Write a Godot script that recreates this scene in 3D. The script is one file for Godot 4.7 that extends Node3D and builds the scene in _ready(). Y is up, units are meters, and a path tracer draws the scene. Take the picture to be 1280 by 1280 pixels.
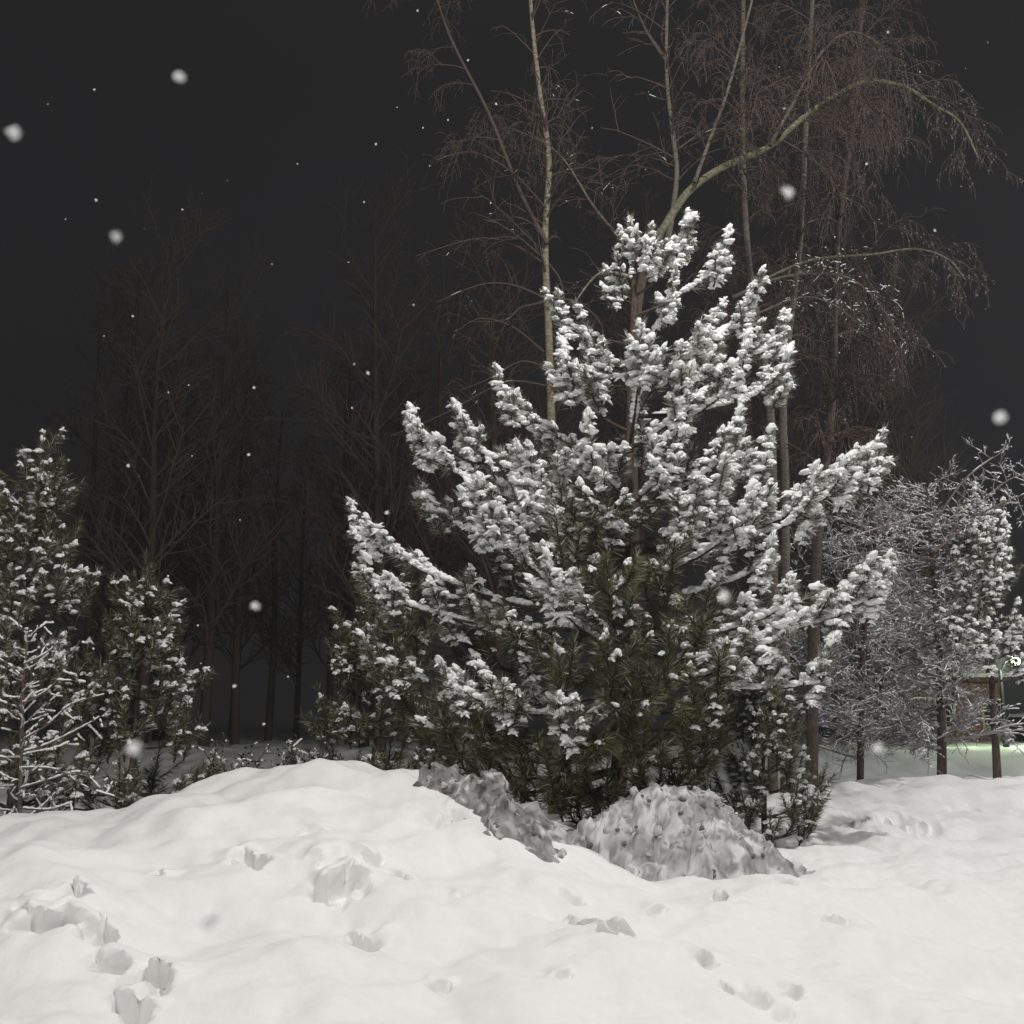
extends Node3D
# Night in a snowy park: a young stone pine laden with snow behind ploughed snow banks.
# ---------------------------------------------------------------- camera numbers
const EYE := Vector3(0, 1.6, 0)
const FOCAL := 1372.5          # in pixels of a 1280 square picture
const PITCH := 0.1902          # radians, upwards
var M := {}
var ICO := []                  # [vertices, indices] of a 42 point sphere
var taken := {}
var base_grid := PackedFloat32Array()
var drift := FastNoiseLite.new()
var ripple := FastNoiseLite.new()
var clod := FastNoiseLite.new()

# ---------------------------------------------------------------- geometry collector
class Geo:
	var v := PackedVector3Array()
	var n := PackedVector3Array()
	var c := PackedColorArray()
	var ix := PackedInt32Array()

	func tube(p: PackedVector3Array, r: PackedFloat32Array, sides: int, col: Color, close := true) -> void:
		var m := p.size()
		var first := v.size()
		var t := (p[1] - p[0]).normalized()
		var u := t.cross(Vector3.UP if absf(t.y) < 0.9 else Vector3.RIGHT).normalized()
		for k in m:
			if k > 0 and k < m - 1:
				t = (p[k + 1] - p[k - 1]).normalized()
			elif k == m - 1:
				t = (p[k] - p[k - 1]).normalized()
			u = (u - t * u.dot(t)).normalized()
			var w := t.cross(u)
			var slope := 0.0
			if k < m - 1:
				slope = (r[k] - r[k + 1]) / maxf(p[k].distance_to(p[k + 1]), 1e-4)
			else:
				slope = (r[k - 1] - r[k]) / maxf(p[k].distance_to(p[k - 1]), 1e-4)
			for i in sides:
				var a := TAU * i / sides
				var d := u * cos(a) + w * sin(a)
				v.append(p[k] + d * r[k])
				n.append((d + t * slope).normalized())
				c.append(col)
		for k in m - 1:
			var q := first + k * sides
			for i in sides:
				var j := (i + 1) % sides
				ix.append_array([q + i, q + sides + j, q + j, q + i, q + sides + i, q + sides + j])
		if close:
			var e := v.size()
			v.append(p[m - 1] + t * r[m - 1] * 0.5)
			n.append(t)
			c.append(col)
			var q := first + (m - 1) * sides
			for i in sides:
				ix.append_array([q + i, e, q + (i + 1) % sides])

	func finger(a: Vector3, d: Vector3, length: float, r: float, sag: float, col: Color) -> void:
		var u := d.cross(Vector3.UP if absf(d.y) < 0.9 else Vector3.RIGHT).normalized()
		var w := d.cross(u)
		var first := v.size()
		var R := [0.6, 1.05, 0.9]
		var T := [0.0, 0.45, 0.82]
		var S := [-0.3, 0.0, 0.5]
		for k in 3:
			var q: Vector3 = a + d * (length * T[k]) + Vector3(0, -sag * T[k] * T[k], 0)
			for i in 5:
				var an := TAU * (i + 0.5 * k) / 5.0
				var o := u * cos(an) + w * sin(an)
				v.append(q + o * (r * R[k]))
				n.append((o + d * S[k]).normalized())
				c.append(col)
		var e := v.size()
		v.append(a + d * (length + r * 0.35) + Vector3(0, -sag * 1.1, 0))
		n.append(d)
		c.append(col)
		for k in 2:
			var q := first + k * 5
			for i in 5:
				var j := (i + 1) % 5
				ix.append_array([q + i, q + 5 + i, q + j, q + j, q + 5 + i, q + 5 + j])
		var z := first + 10
		for i in 5:
			ix.append_array([z + i, e, z + (i + 1) % 5])

	func blade(a: Vector3, b: Vector3, side: Vector3, col: Color) -> void:
		var k := v.size()
		var nn := side.cross(b - a).normalized()
		v.append(a - side)
		v.append(a + side)
		v.append(b)
		for i in 3:
			n.append(nn)
			c.append(col)
		ix.append_array([k, k + 2, k + 1])

	func blob(o: Vector3, bs: Basis, ico: Array, rng: RandomNumberGenerator, rough: float, col: Color) -> void:
		var k := v.size()
		var pv: PackedVector3Array = ico[0]
		var ph := Vector3(rng.randf() * 6, rng.randf() * 6, rng.randf() * 6)
		var inv := bs.inverse().transposed()
		for p in pv:
			var f := 1.0 + rough * (sin(p.x * 3.1 + ph.x + p.y * 2.0) + sin(p.y * 3.7 + ph.y - p.z * 1.6) + sin(p.z * 4.3 + ph.z + p.x))
			v.append(o + bs * (p * f))
			n.append((inv * p).normalized())
			c.append(col)
		for i: int in ico[1]:
			ix.append(k + i)

	func dot(o: Vector3, r: float, col: Color) -> void:
		var k := v.size()
		for d: Vector3 in [Vector3.UP, Vector3.RIGHT, Vector3.BACK, Vector3.LEFT, Vector3.FORWARD, Vector3.DOWN]:
			v.append(o + d * r)
			n.append(d)
			c.append(col)
		for i in 4:
			var j := (i + 1) % 4
			ix.append_array([k, k + 1 + j, k + 1 + i, k + 5, k + 1 + i, k + 1 + j])

	func box(o: Vector3, s: Vector3, col := Color.WHITE, turn := Basis.IDENTITY) -> void:
		for f in 6:
			var ax := f / 2
			var sg := 1.0 if f % 2 else -1.0
			var nn := Vector3.ZERO
			nn[ax] = sg
			var a := Vector3.ZERO
			a[(ax + 1) % 3] = 1.0
			var b := Vector3.ZERO
			b[(ax + 2) % 3] = sg
			var k := v.size()
			for q: Vector3 in [-a - b, a - b, a + b, -a + b]:
				v.append(o + turn * ((nn + q) * s * 0.5))
				n.append(turn * nn)
				c.append(col)
			ix.append_array([k, k + 2, k + 1, k, k + 3, k + 2])

	func mesh() -> ArrayMesh:
		var a := []
		a.resize(Mesh.ARRAY_MAX)
		a[Mesh.ARRAY_VERTEX] = v
		a[Mesh.ARRAY_NORMAL] = n
		a[Mesh.ARRAY_COLOR] = c
		a[Mesh.ARRAY_INDEX] = ix
		var m := ArrayMesh.new()
		m.add_surface_from_arrays(Mesh.PRIMITIVE_TRIANGLES, a)
		return m

# ---------------------------------------------------------------- helpers
func P(px: float, py: float, depth: float) -> Vector3:
	# the point that the photograph shows at (px, py), that many metres in front of the camera
	var x := (px - 640.0) / FOCAL
	var y := (640.0 - py) / FOCAL
	var d := Vector3(x, y * cos(PITCH) + sin(PITCH), -cos(PITCH) + y * sin(PITCH))
	return EYE + d * (depth / -d.z)

func line(points: Array, depth: float) -> PackedVector3Array:
	var out := PackedVector3Array()
	for q in points:
		out.append(P(q[0], q[1], depth + (q[2] if q.size() > 2 else 0.0)))
	return out

func smooth_line(p: PackedVector3Array, steps: int) -> PackedVector3Array:
	var out := PackedVector3Array()
	for k in p.size() - 1:
		var a := p[maxi(k - 1, 0)]
		var d := p[mini(k + 2, p.size() - 1)]
		for s in steps:
			out.append(p[k].cubic_interpolate(p[k + 1], a, d, float(s) / steps))
	out.append(p[p.size() - 1])
	return out

func numbered(called: String) -> String:
	if not taken.has(called):
		taken[called] = 0
		return called
	taken[called] += 1
	return "%s_%03d" % [called, taken[called]]

func tag(o: Node, label: String, category: String, group := "", kind := "") -> void:
	if label:
		o.set_meta("label", label)
	if category:
		o.set_meta("category", category)
	if group:
		o.set_meta("group", group)
	if kind:
		o.set_meta("kind", kind)

func thing(called: String, at: Vector3, label: String, category: String, group := "") -> Node3D:
	var o := Node3D.new()
	o.name = numbered(called)
	add_child(o)
	o.position = at
	tag(o, label, category, group)
	return o

func part(called: String, g: Geo, mat: Material, parent: Node3D, shift := Vector3.ZERO) -> MeshInstance3D:
	if g.v.is_empty():
		return null
	var o := MeshInstance3D.new()
	o.name = called
	o.mesh = g.mesh()
	o.material_override = mat
	parent.add_child(o, true)
	o.position = shift
	return o

func loose(called: String, g: Geo, mat: Material, parent: Node3D) -> void:
	# needles, twigs or snow too fine to pick apart
	var o := part(called, g, mat, parent)
	if o:
		o.set_meta("kind", "stuff")

func noise_texture(freq: float, colors: Array, size := 512, seed_ := 1, normal := 0.0, kind := FastNoiseLite.TYPE_SIMPLEX_SMOOTH) -> NoiseTexture2D:
	var f := FastNoiseLite.new()
	f.noise_type = kind
	f.frequency = freq
	f.seed = seed_
	f.fractal_octaves = 4
	var t := NoiseTexture2D.new()
	t.width = size
	t.height = size
	t.seamless = true
	t.noise = f
	if normal > 0.0:
		t.as_normal_map = true
		t.bump_strength = normal
	else:
		var gr := Gradient.new()
		gr.offsets = PackedFloat32Array(range(colors.size()).map(func(i): return float(i) / (colors.size() - 1)))
		gr.colors = PackedColorArray(colors.map(func(q): return Color(q[0], q[1], q[2]).linear_to_srgb()))
		t.color_ramp = gr
	return t

func plain(color: Color, rough := 0.8) -> StandardMaterial3D:
	var m := StandardMaterial3D.new()
	m.albedo_color = color.linear_to_srgb()
	m.roughness = rough
	m.metallic_specular = 0.35
	return m

func tinted(rough := 0.8, back := 0.0) -> StandardMaterial3D:
	var m := plain(Color.WHITE, rough)
	m.vertex_color_use_as_albedo = true
	if back > 0.0:
		m.backlight_enabled = true
		m.backlight = Color(back, back, back * 0.8)
	return m

func textured(tex: Texture2D, scale: Vector3, normal: Texture2D = null, depth := 1.0, rough := 0.85) -> StandardMaterial3D:
	var m := plain(Color.WHITE, rough)
	m.albedo_texture = tex
	m.uv1_triplanar = true
	m.uv1_world_triplanar = true
	m.uv1_scale = scale
	if normal:
		m.normal_enabled = true
		m.normal_texture = normal
		m.normal_scale = depth
	return m

func make_sphere() -> void:
	var t := (1.0 + sqrt(5.0)) / 2.0
	var pv := [Vector3(-1, t, 0), Vector3(1, t, 0), Vector3(-1, -t, 0), Vector3(1, -t, 0), Vector3(0, -1, t), Vector3(0, 1, t), Vector3(0, -1, -t), Vector3(0, 1, -t), Vector3(t, 0, -1), Vector3(t, 0, 1), Vector3(-t, 0, -1), Vector3(-t, 0, 1)]
	var f := [0,11,5, 0,5,1, 0,1,7, 0,7,10, 0,10,11, 1,5,9, 5,11,4, 11,10,2, 10,7,6, 7,1,8, 3,9,4, 3,4,2, 3,2,6, 3,6,8, 3,8,9, 4,9,5, 2,4,11, 6,2,10, 8,6,7, 9,8,1]
	var pts := PackedVector3Array()
	for q in pv:
		pts.append(q.normalized())
	var ids := PackedInt32Array()
	var mid := {}
	for k in range(0, f.size(), 3):
		var e := []
		for j in 3:
			var a: int = f[k + j]
			var b: int = f[k + (j + 1) % 3]
			var key := mini(a, b) * 100 + maxi(a, b)
			if not mid.has(key):
				mid[key] = pts.size()
				pts.append((pts[a] + pts[b]).normalized())
			e.append(mid[key])
		ids.append_array([f[k], e[2], e[0], f[k + 1], e[0], e[1], f[k + 2], e[1], e[2], e[0], e[2], e[1]])
	ICO = [pts, ids]

# ---------------------------------------------------------------- snow terrain
const GX := 140
const GZ := 190
const GS := 0.2
# pixels of the photograph and the distance of the snow seen there
const LAND := [
	[-150, 1280, 4.8], [0, 1280, 4.8], [200, 1280, 4.9], [420, 1280, 5.0], [640, 1280, 5.1], [860, 1280, 5.2], [1080, 1280, 5.3], [1280, 1280, 5.4], [1450, 1280, 5.4],
	[-100, 1180, 5.4], [60, 1180, 5.5], [250, 1180, 5.7], [450, 1180, 5.9], [640, 1180, 6.0], [820, 1185, 6.1], [1000, 1180, 6.4], [1280, 1180, 6.7], [1450, 1180, 6.8],
	[-80, 1090, 6.0], [60, 1090, 6.2], [220, 1085, 6.6], [400, 1085, 6.8], [560, 1090, 6.8], [660, 1105, 6.8], [760, 1125, 6.9], [900, 1120, 7.3], [1050, 1110, 8.0], [1280, 1110, 8.6],
	[-60, 1070, 6.9], [20, 1052, 7.0], [110, 1012, 7.3], [210, 996, 7.6], [330, 973, 7.9], [400, 958, 8.3], [450, 950, 8.5], [490, 944, 8.7], [530, 943, 8.8], [570, 950, 8.9], [510, 952, 8.4], [545, 1002, 7.8], [600, 1036, 7.5], [660, 1072, 7.3], [700, 1088, 7.25], [760, 1105, 7.4], [850, 1100, 7.7], [940, 1100, 8.0],
	[300, 1020, 7.2], [450, 1020, 7.4], [120, 1050, 6.8],
	[1000, 1080, 9.0], [1100, 1065, 10.0], [1280, 1060, 10.6], [1020, 1052, 11.0], [1150, 1025, 12.5], [1300, 1020, 13.0], [1420, 1030, 13.0],
	[1035, 1000, 14.5], [1110, 982, 16.0], [1200, 973, 16.5], [1290, 972, 16.5], [1400, 970, 16.5]]
const LOW := [  # x, y, z of hidden ground
	[-4.2, 0.55, -8.8], [-3.2, 0.6, -9.2], [-2.2, 0.72, -9.6], [-1.3, 0.72, -10.4], [0.1, 0.5, -9.3], [-0.7, 0.7, -10.4], [0.2, 0.5, -8.7], [0.4, 0.45, -9.0], [1.2, 0.48, -9.4], [2.2, 0.46, -10.2], [-0.4, 0.5, -11.0], [0.9, 0.5, -11.5], [-3.0, 0.5, -12.0],
	[4.5, 0.5, -19.5], [6.5, 0.5, -19.5], [8.5, 0.5, -19.5], [2.5, 0.45, -17.0], [-1.5, 0.5, -14.0], [1.5, 0.5, -14.0]]

func land(x: float, z: float) -> float:
	var fx := clampf((x + 14.0) / GS, 1.0, GX - 3.0)
	var fz := clampf((z + 34.0) / GS, 1.0, GZ - 3.0)
	var i := int(fx)
	var j := int(fz)
	var tx := fx - i
	var tz := fz - j
	var row := PackedFloat32Array([0, 0, 0, 0])
	for k in 4:
		var q := (j - 1 + k) * GX + i
		row[k] = cubic_interpolate(base_grid[q], base_grid[q + 1], base_grid[q - 1], base_grid[q + 2], tx)
	return cubic_interpolate(row[1], row[2], row[0], row[3], tz)

func prepare_land() -> void:
	var cp := []
	for q in LAND:
		var p := P(q[0], q[1], q[2])
		cp.append([p.x, p.y, p.z, 0.062 * q[2]])
	for q in LOW:
		cp.append([q[0], q[1], q[2], 0.062 * -q[2]])
	base_grid.resize(GX * GZ)
	for j in GZ:
		var z := -34.0 + j * GS
		for i in GX:
			var x := -14.0 + i * GS
			var h0 := 0.34 + 0.12 * smoothstep(-4.0, -9.0, z) + 0.5 * smoothstep(-18.0, -30.0, z)
			var w := 0.004
			var s := w * h0
			for q in cp:
				var dx: float = x - q[0]
				var dz: float = z - q[2]
				var e: float = (dx * dx + dz * dz) / (q[3] * q[3])
				if e < 24.0:
					var k := exp(-e * 0.5)
					w += k
					s += k * q[1]
			base_grid[j * GX + i] = s / w
	drift.seed = 4
	drift.frequency = 1.0
	drift.fractal_octaves = 3
	drift.fractal_gain = 0.42
	ripple.seed = 9
	ripple.frequency = 4.5
	ripple.fractal_octaves = 2
	clod.seed = 13
	clod.noise_type = FastNoiseLite.TYPE_CELLULAR
	clod.cellular_distance_function = FastNoiseLite.DISTANCE_EUCLIDEAN
	clod.cellular_return_type = FastNoiseLite.RETURN_DISTANCE
	clod.fractal_type = FastNoiseLite.FRACTAL_NONE
	clod.frequency = 6.5
	clod.domain_warp_enabled = true
	clod.domain_warp_amplitude = 0.05
	clod.domain_warp_frequency = 5.0

func lump(x: float, z: float) -> float:
	# rounded clods that meet in narrow creases
	var d := clod.get_noise_2d(x, z) + 1.0
	return 1.0 - 1.15 * d * d

func ground_y(x: float, z: float) -> float:
	var far := smoothstep(40.0, 70.0, -z)
	return lerpf(land(x, z), 0.95, far) + 0.13 * drift.get_noise_2d(x, z)

func on_land(px: float, py: float) -> Vector3:
	var d := 4.0
	while d < 26.0:
		var p := P(px, py, d)
		if p.y < land(p.x, p.z) + 0.01:
			return p
		d += 0.03
	return P(px, py, 20.0)

func axis(lo: float, hi: float, step: float, from_: float, to_: float, grow := 1.13) -> PackedFloat32Array:
	var out := PackedFloat32Array()
	var a := PackedFloat32Array()
	var s := step
	var q := lo
	while q > from_:
		s *= grow
		q -= s
		a.append(q)
	a.reverse()
	out.append_array(a)
	q = lo
	while q < hi:
		out.append(q)
		q += step
	s = step
	while q < to_:
		out.append(q)
		s *= grow
		q += s
	return out

# cavities under broken crusts: pixel, width m, depth m, turn
const PITS := [[320, 1072, 0.24, 0.09, -0.5], [300, 1060, 0.14, 0.05, 0.3], [393, 1031, 0.16, 0.04, 0.1], [394, 1080, 0.08, 0.06, 0.2], [428, 1098, 0.3, 0.11, 0.35], [408, 1113, 0.14, 0.08, -0.1], [462, 1078, 0.12, 0.07, 0.6], [505, 1091, 0.13, 0.07, -0.1],
	[572, 1027, 0.16, 0.06, -0.3], [548, 1030, 0.07, 0.05, 0.7], [575, 1116, 0.07, 0.04, 0.2], [458, 1167, 0.18, 0.1, -0.25], [549, 1226, 0.12, 0.07, -0.1], [703, 1231, 0.1, 0.05, 0.2], [104, 1132, 0.15, 0.12, -0.5], [35, 1141, 0.09, 0.07, 0.1],
	[62, 1160, 0.26, 0.12, 0.0], [115, 1168, 0.18, 0.08, 0.2], [150, 1172, 0.2, 0.15, -0.8], [146, 1198, 0.16, 0.12, -0.2], [204, 1222, 0.22, 0.14, -0.6], [172, 1252, 0.2, 0.12, -0.2], [206, 1078, 0.08, 0.07, -0.9], [22, 1162, 0.12, 0.06, 0.2],
	[718, 1118, 0.08, 0.06, 0.3], [724, 1144, 0.14, 0.09, -0.3], [752, 1163, 0.24, 0.14, -0.1], [782, 1163, 0.12, 0.1, 0.3], [762, 1180, 0.12, 0.12, 0.0], [905, 1130, 0.12, 0.1, -1.0], [884, 1212, 0.1, 0.08, 0.6], [912, 1243, 0.1, 0.07, -0.9], [950, 1243, 0.13, 0.06, -0.4], [995, 1242, 0.1, 0.06, 0.2], [977, 1258, 0.1, 0.04, -0.1],
	[820, 1130, 0.12, 0.05, 0.2], [985, 1115, 0.14, 0.06, -0.5], [1048, 1155, 0.2, 0.05, -0.4], [1180, 1000, 0.35, 0.07, 0.1], [1110, 1022, 0.5, 0.07, -0.1], [1060, 1028, 0.4, 0.09, 0.1], [1150, 1035, 0.4, 0.07, 0.2], [1205, 1010, 0.4, 0.08, 0.0], [1265, 1018, 0.4, 0.1, -0.4], [1240, 1000, 0.3, 0.07, -0.6], [1085, 1042, 0.3, 0.05, 0.0]]

func build_ground() -> void:
	var xs := axis(-4.6, 4.6, 0.019, -120.0, 120.0, 1.05)
	var zs := axis(-9.4, -3.6, 0.019, -150.0, 30.0, 1.045)
	var nx := xs.size()
	var nz := zs.size()
	var v := PackedVector3Array()
	v.resize(nx * nz)
	for j in nz:
		var z := zs[j]
		for i in nx:
			var x := xs[i]
			var y := ground_y(x, z)
			if z > -40.0 and absf(x) < 30.0:
				y += 0.005 * ripple.get_noise_2d(x, z)
				# the trampled and wind-combed snow on the right
				var rough := smoothstep(0.5, 2.2, x) * smoothstep(-17.5, -15.0, z)
				y += rough * 0.008 * ripple.get_noise_2d(x * 1.9 + 40.0, z * 1.5)
			v[j * nx + i] = Vector3(x, y, z)
	var rng := RandomNumberGenerator.new()
	rng.seed = 31
	for q in PITS:
		var o := on_land(q[0], q[1])
		var w: float = q[2] * 0.92
		var dp: float = q[3] * 1.35
		var ca := cos(q[4])
		var sa := sin(q[4])
		var reach := w * 1.6 + 0.15
		var i0 := xs.bsearch(o.x - reach)
		var i1 := mini(xs.bsearch(o.x + reach), nx)
		var j0 := zs.bsearch(o.z - reach)
		var j1 := mini(zs.bsearch(o.z + reach), nz)
		var ph := rng.randf() * 50.0
		for j in range(j0, j1):
			for i in range(i0, i1):
				var p := v[j * nx + i]
				var dx := xs[i] - o.x
				var dz := zs[j] - o.z
				var u := (dx * ca - dz * sa) / w
				var t := (dx * sa + dz * ca)
				t += w * (0.4 * ripple.get_noise_2d(dx * 0.9 + ph, dz * 0.9) + 0.12 * ripple.get_noise_2d(dx * 2.6 + ph, dz * 2.6))
				var side := 1.0 - smoothstep(0.28, 0.55, absf(u + 0.3 * ripple.get_noise_2d(ph, dz * 1.5)))
				var pit := smoothstep(-0.028, 0.03, t) * (1.0 - smoothstep(0.1 * w, 0.75 * w, t)) * side
				var lip := exp(-pow((t + 0.05) / 0.05, 2.0)) * (1.0 - smoothstep(0.4, 0.8, absf(u)))
				p.y += -dp * pit + 0.25 * dp * lip + exp(-(u * u + t * t / (w * w)) * 1.3) * (0.035 * lump(xs[i], zs[j]) + 0.014 * lump(xs[i] * 2.3 + 4.0, zs[j] * 2.3) - 0.03)
				p.z += 0.4 * dp * lip * ca - 0.15 * dp * pit * ca
				p.x += 0.4 * dp * lip * sa - 0.15 * dp * pit * sa
				v[j * nx + i] = p
	var nn := PackedVector3Array()
	nn.resize(nx * nz)
	for j in nz:
		for i in nx:
			var a := v[j * nx + mini(i + 1, nx - 1)] - v[j * nx + maxi(i - 1, 0)]
			var b := v[mini(j + 1, nz - 1) * nx + i] - v[maxi(j - 1, 0) * nx + i]
			nn[j * nx + i] = b.cross(a).normalized()
	var ix := PackedInt32Array()
	ix.resize((nx - 1) * (nz - 1) * 6)
	var k := 0
	for j in nz - 1:
		for i in nx - 1:
			var q := j * nx + i
			ix[k] = q
			ix[k + 1] = q + 1
			ix[k + 2] = q + nx
			ix[k + 3] = q + 1
			ix[k + 4] = q + nx + 1
			ix[k + 5] = q + nx
			k += 6
	var a := []
	a.resize(Mesh.ARRAY_MAX)
	a[Mesh.ARRAY_VERTEX] = v
	a[Mesh.ARRAY_NORMAL] = nn
	a[Mesh.ARRAY_INDEX] = ix
	var m := ArrayMesh.new()
	m.add_surface_from_arrays(Mesh.PRIMITIVE_TRIANGLES, a)
	var o := MeshInstance3D.new()
	o.name = "snow_ground"
	o.mesh = m
	o.material_override = M.ground
	add_child(o)
	tag(o, "deep white snow heaped in soft banks across the whole foreground", "", "", "structure")

# a ploughed heap of old snow and earth; dirt: share of its surface that is bare
func snow_pile(at: Vector3, half: Vector3, turn: float, dirt: float, seed_: int, label: String) -> Node3D:
	var o := thing("snow_pile", at, label, "snow pile", "ploughed snow piles")
	o.rotation.y = turn
	var f := FastNoiseLite.new()
	f.seed = seed_
	f.frequency = 3.0
	f.fractal_octaves = 4
	f.fractal_gain = 0.5
	var f2 := FastNoiseLite.new()
	f2.seed = seed_ + 5
	f2.frequency = 7.0
	f2.fractal_octaves = 3
	f2.fractal_gain = 0.5
	var g := Geo.new()
	var nu := 170
	var nv := 120
	for j in nv:
		for i in nu:
			var a := (i / (nu - 1.0) * 2.0 - 1.0) * 1.25
			var b := (j / (nv - 1.0) * 2.0 - 1.0) * 1.25
			var x := a * half.x
			var z := b * half.z
			var r := a * a + b * b + 0.3 * f.get_noise_2d(x * 0.4, z * 0.4 + 5.0)
			var h := (1.12 * exp(-1.9 * maxf(r, 0.0) * sqrt(maxf(r, 0.01))) - 0.12) * half.y - 0.5 * smoothstep(1.1, 1.7, r)
			h += 0.17 * f.get_noise_2d(x, z) + 0.035 * (0.35 - absf(f2.get_noise_3d(x * 0.8, h * 0.8, z * 0.8))) + 0.013 * f2.get_noise_3d(x * 2.1, h * 2.1, z * 2.1)
			h += smoothstep(1.3, 0.6, r) * (0.06 * lump(x * 0.7 + 3.0, z * 0.7) + 0.022 * lump(x * 1.8 + 7.0, z * 1.8))
			g.v.append(Vector3(x + 0.045 * f2.get_noise_3d(x + 9, h, z), h, z + 0.045 * f2.get_noise_3d(x, h, z + 9)))
			var d := f2.get_noise_3d(x * 0.8 + 30, h * 0.8, z * 0.8) * 0.6 + f2.get_noise_3d(x * 2.2, h * 2.2, z * 2.2 + 30) * 0.6
			var k := smoothstep(0.16, -0.16, d - (dirt - 0.5) * 0.9) * (0.5 + dirt * 0.7)
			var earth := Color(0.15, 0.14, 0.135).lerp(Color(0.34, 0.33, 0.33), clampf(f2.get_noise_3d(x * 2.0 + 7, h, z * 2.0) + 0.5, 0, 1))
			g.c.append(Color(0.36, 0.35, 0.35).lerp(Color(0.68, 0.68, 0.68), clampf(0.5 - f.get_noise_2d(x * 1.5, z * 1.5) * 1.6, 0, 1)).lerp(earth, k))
	g.n.resize(nu * nv)
	for j in nv:
		for i in nu:
			var a := g.v[j * nu + mini(i + 1, nu - 1)] - g.v[j * nu + maxi(i - 1, 0)]
			var b := g.v[mini(j + 1, nv - 1) * nu + i] - g.v[maxi(j - 1, 0) * nu + i]
			g.n[j * nu + i] = b.cross(a).normalized()
	for j in nv - 1:
		for i in nu - 1:
			var q := j * nu + i
			g.ix.append_array([q, q + 1, q + nu, q + 1, q + nu + 1, q + nu])
	part("heap", g, M.dirty, o)
	# clods of frozen earth and ice standing out of the heap
	var rng := RandomNumberGenerator.new()
	rng.seed = seed_
	for k in 150:
		var i := int(clampf(rng.randfn(0.5, 0.17), 0.1, 0.9) * nu)
		var j := int(clampf(rng.randfn(0.58, 0.15), 0.2, 0.95) * nv)
		var p := g.v[j * nu + i]
		if p.y < 0.04:
			continue
		var c := Geo.new()
		var s := rng.randf_range(0.012, 0.034) * (1.0 if k % 7 else 1.7)
		var bs := Basis.from_euler(Vector3(rng.randf() * 3, rng.randf() * 6, rng.randf() * 3)).scaled(Vector3(s * rng.randf_range(0.9, 1.3), s * rng.randf_range(0.8, 1.1), s))
		var white := rng.randf() > 0.2 + dirt * 0.9
		bs = bs if white else bs.scaled(Vector3.ONE * 0.62)
		c.blob(Vector3.ZERO, bs, ICO, rng, 0.2, Color(0.5, 0.49, 0.49) if white else Color(0.16, 0.145, 0.13))
		part("clod", c, M.dirty, o, p - Vector3(0, s * 0.45, 0))
	return o

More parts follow.
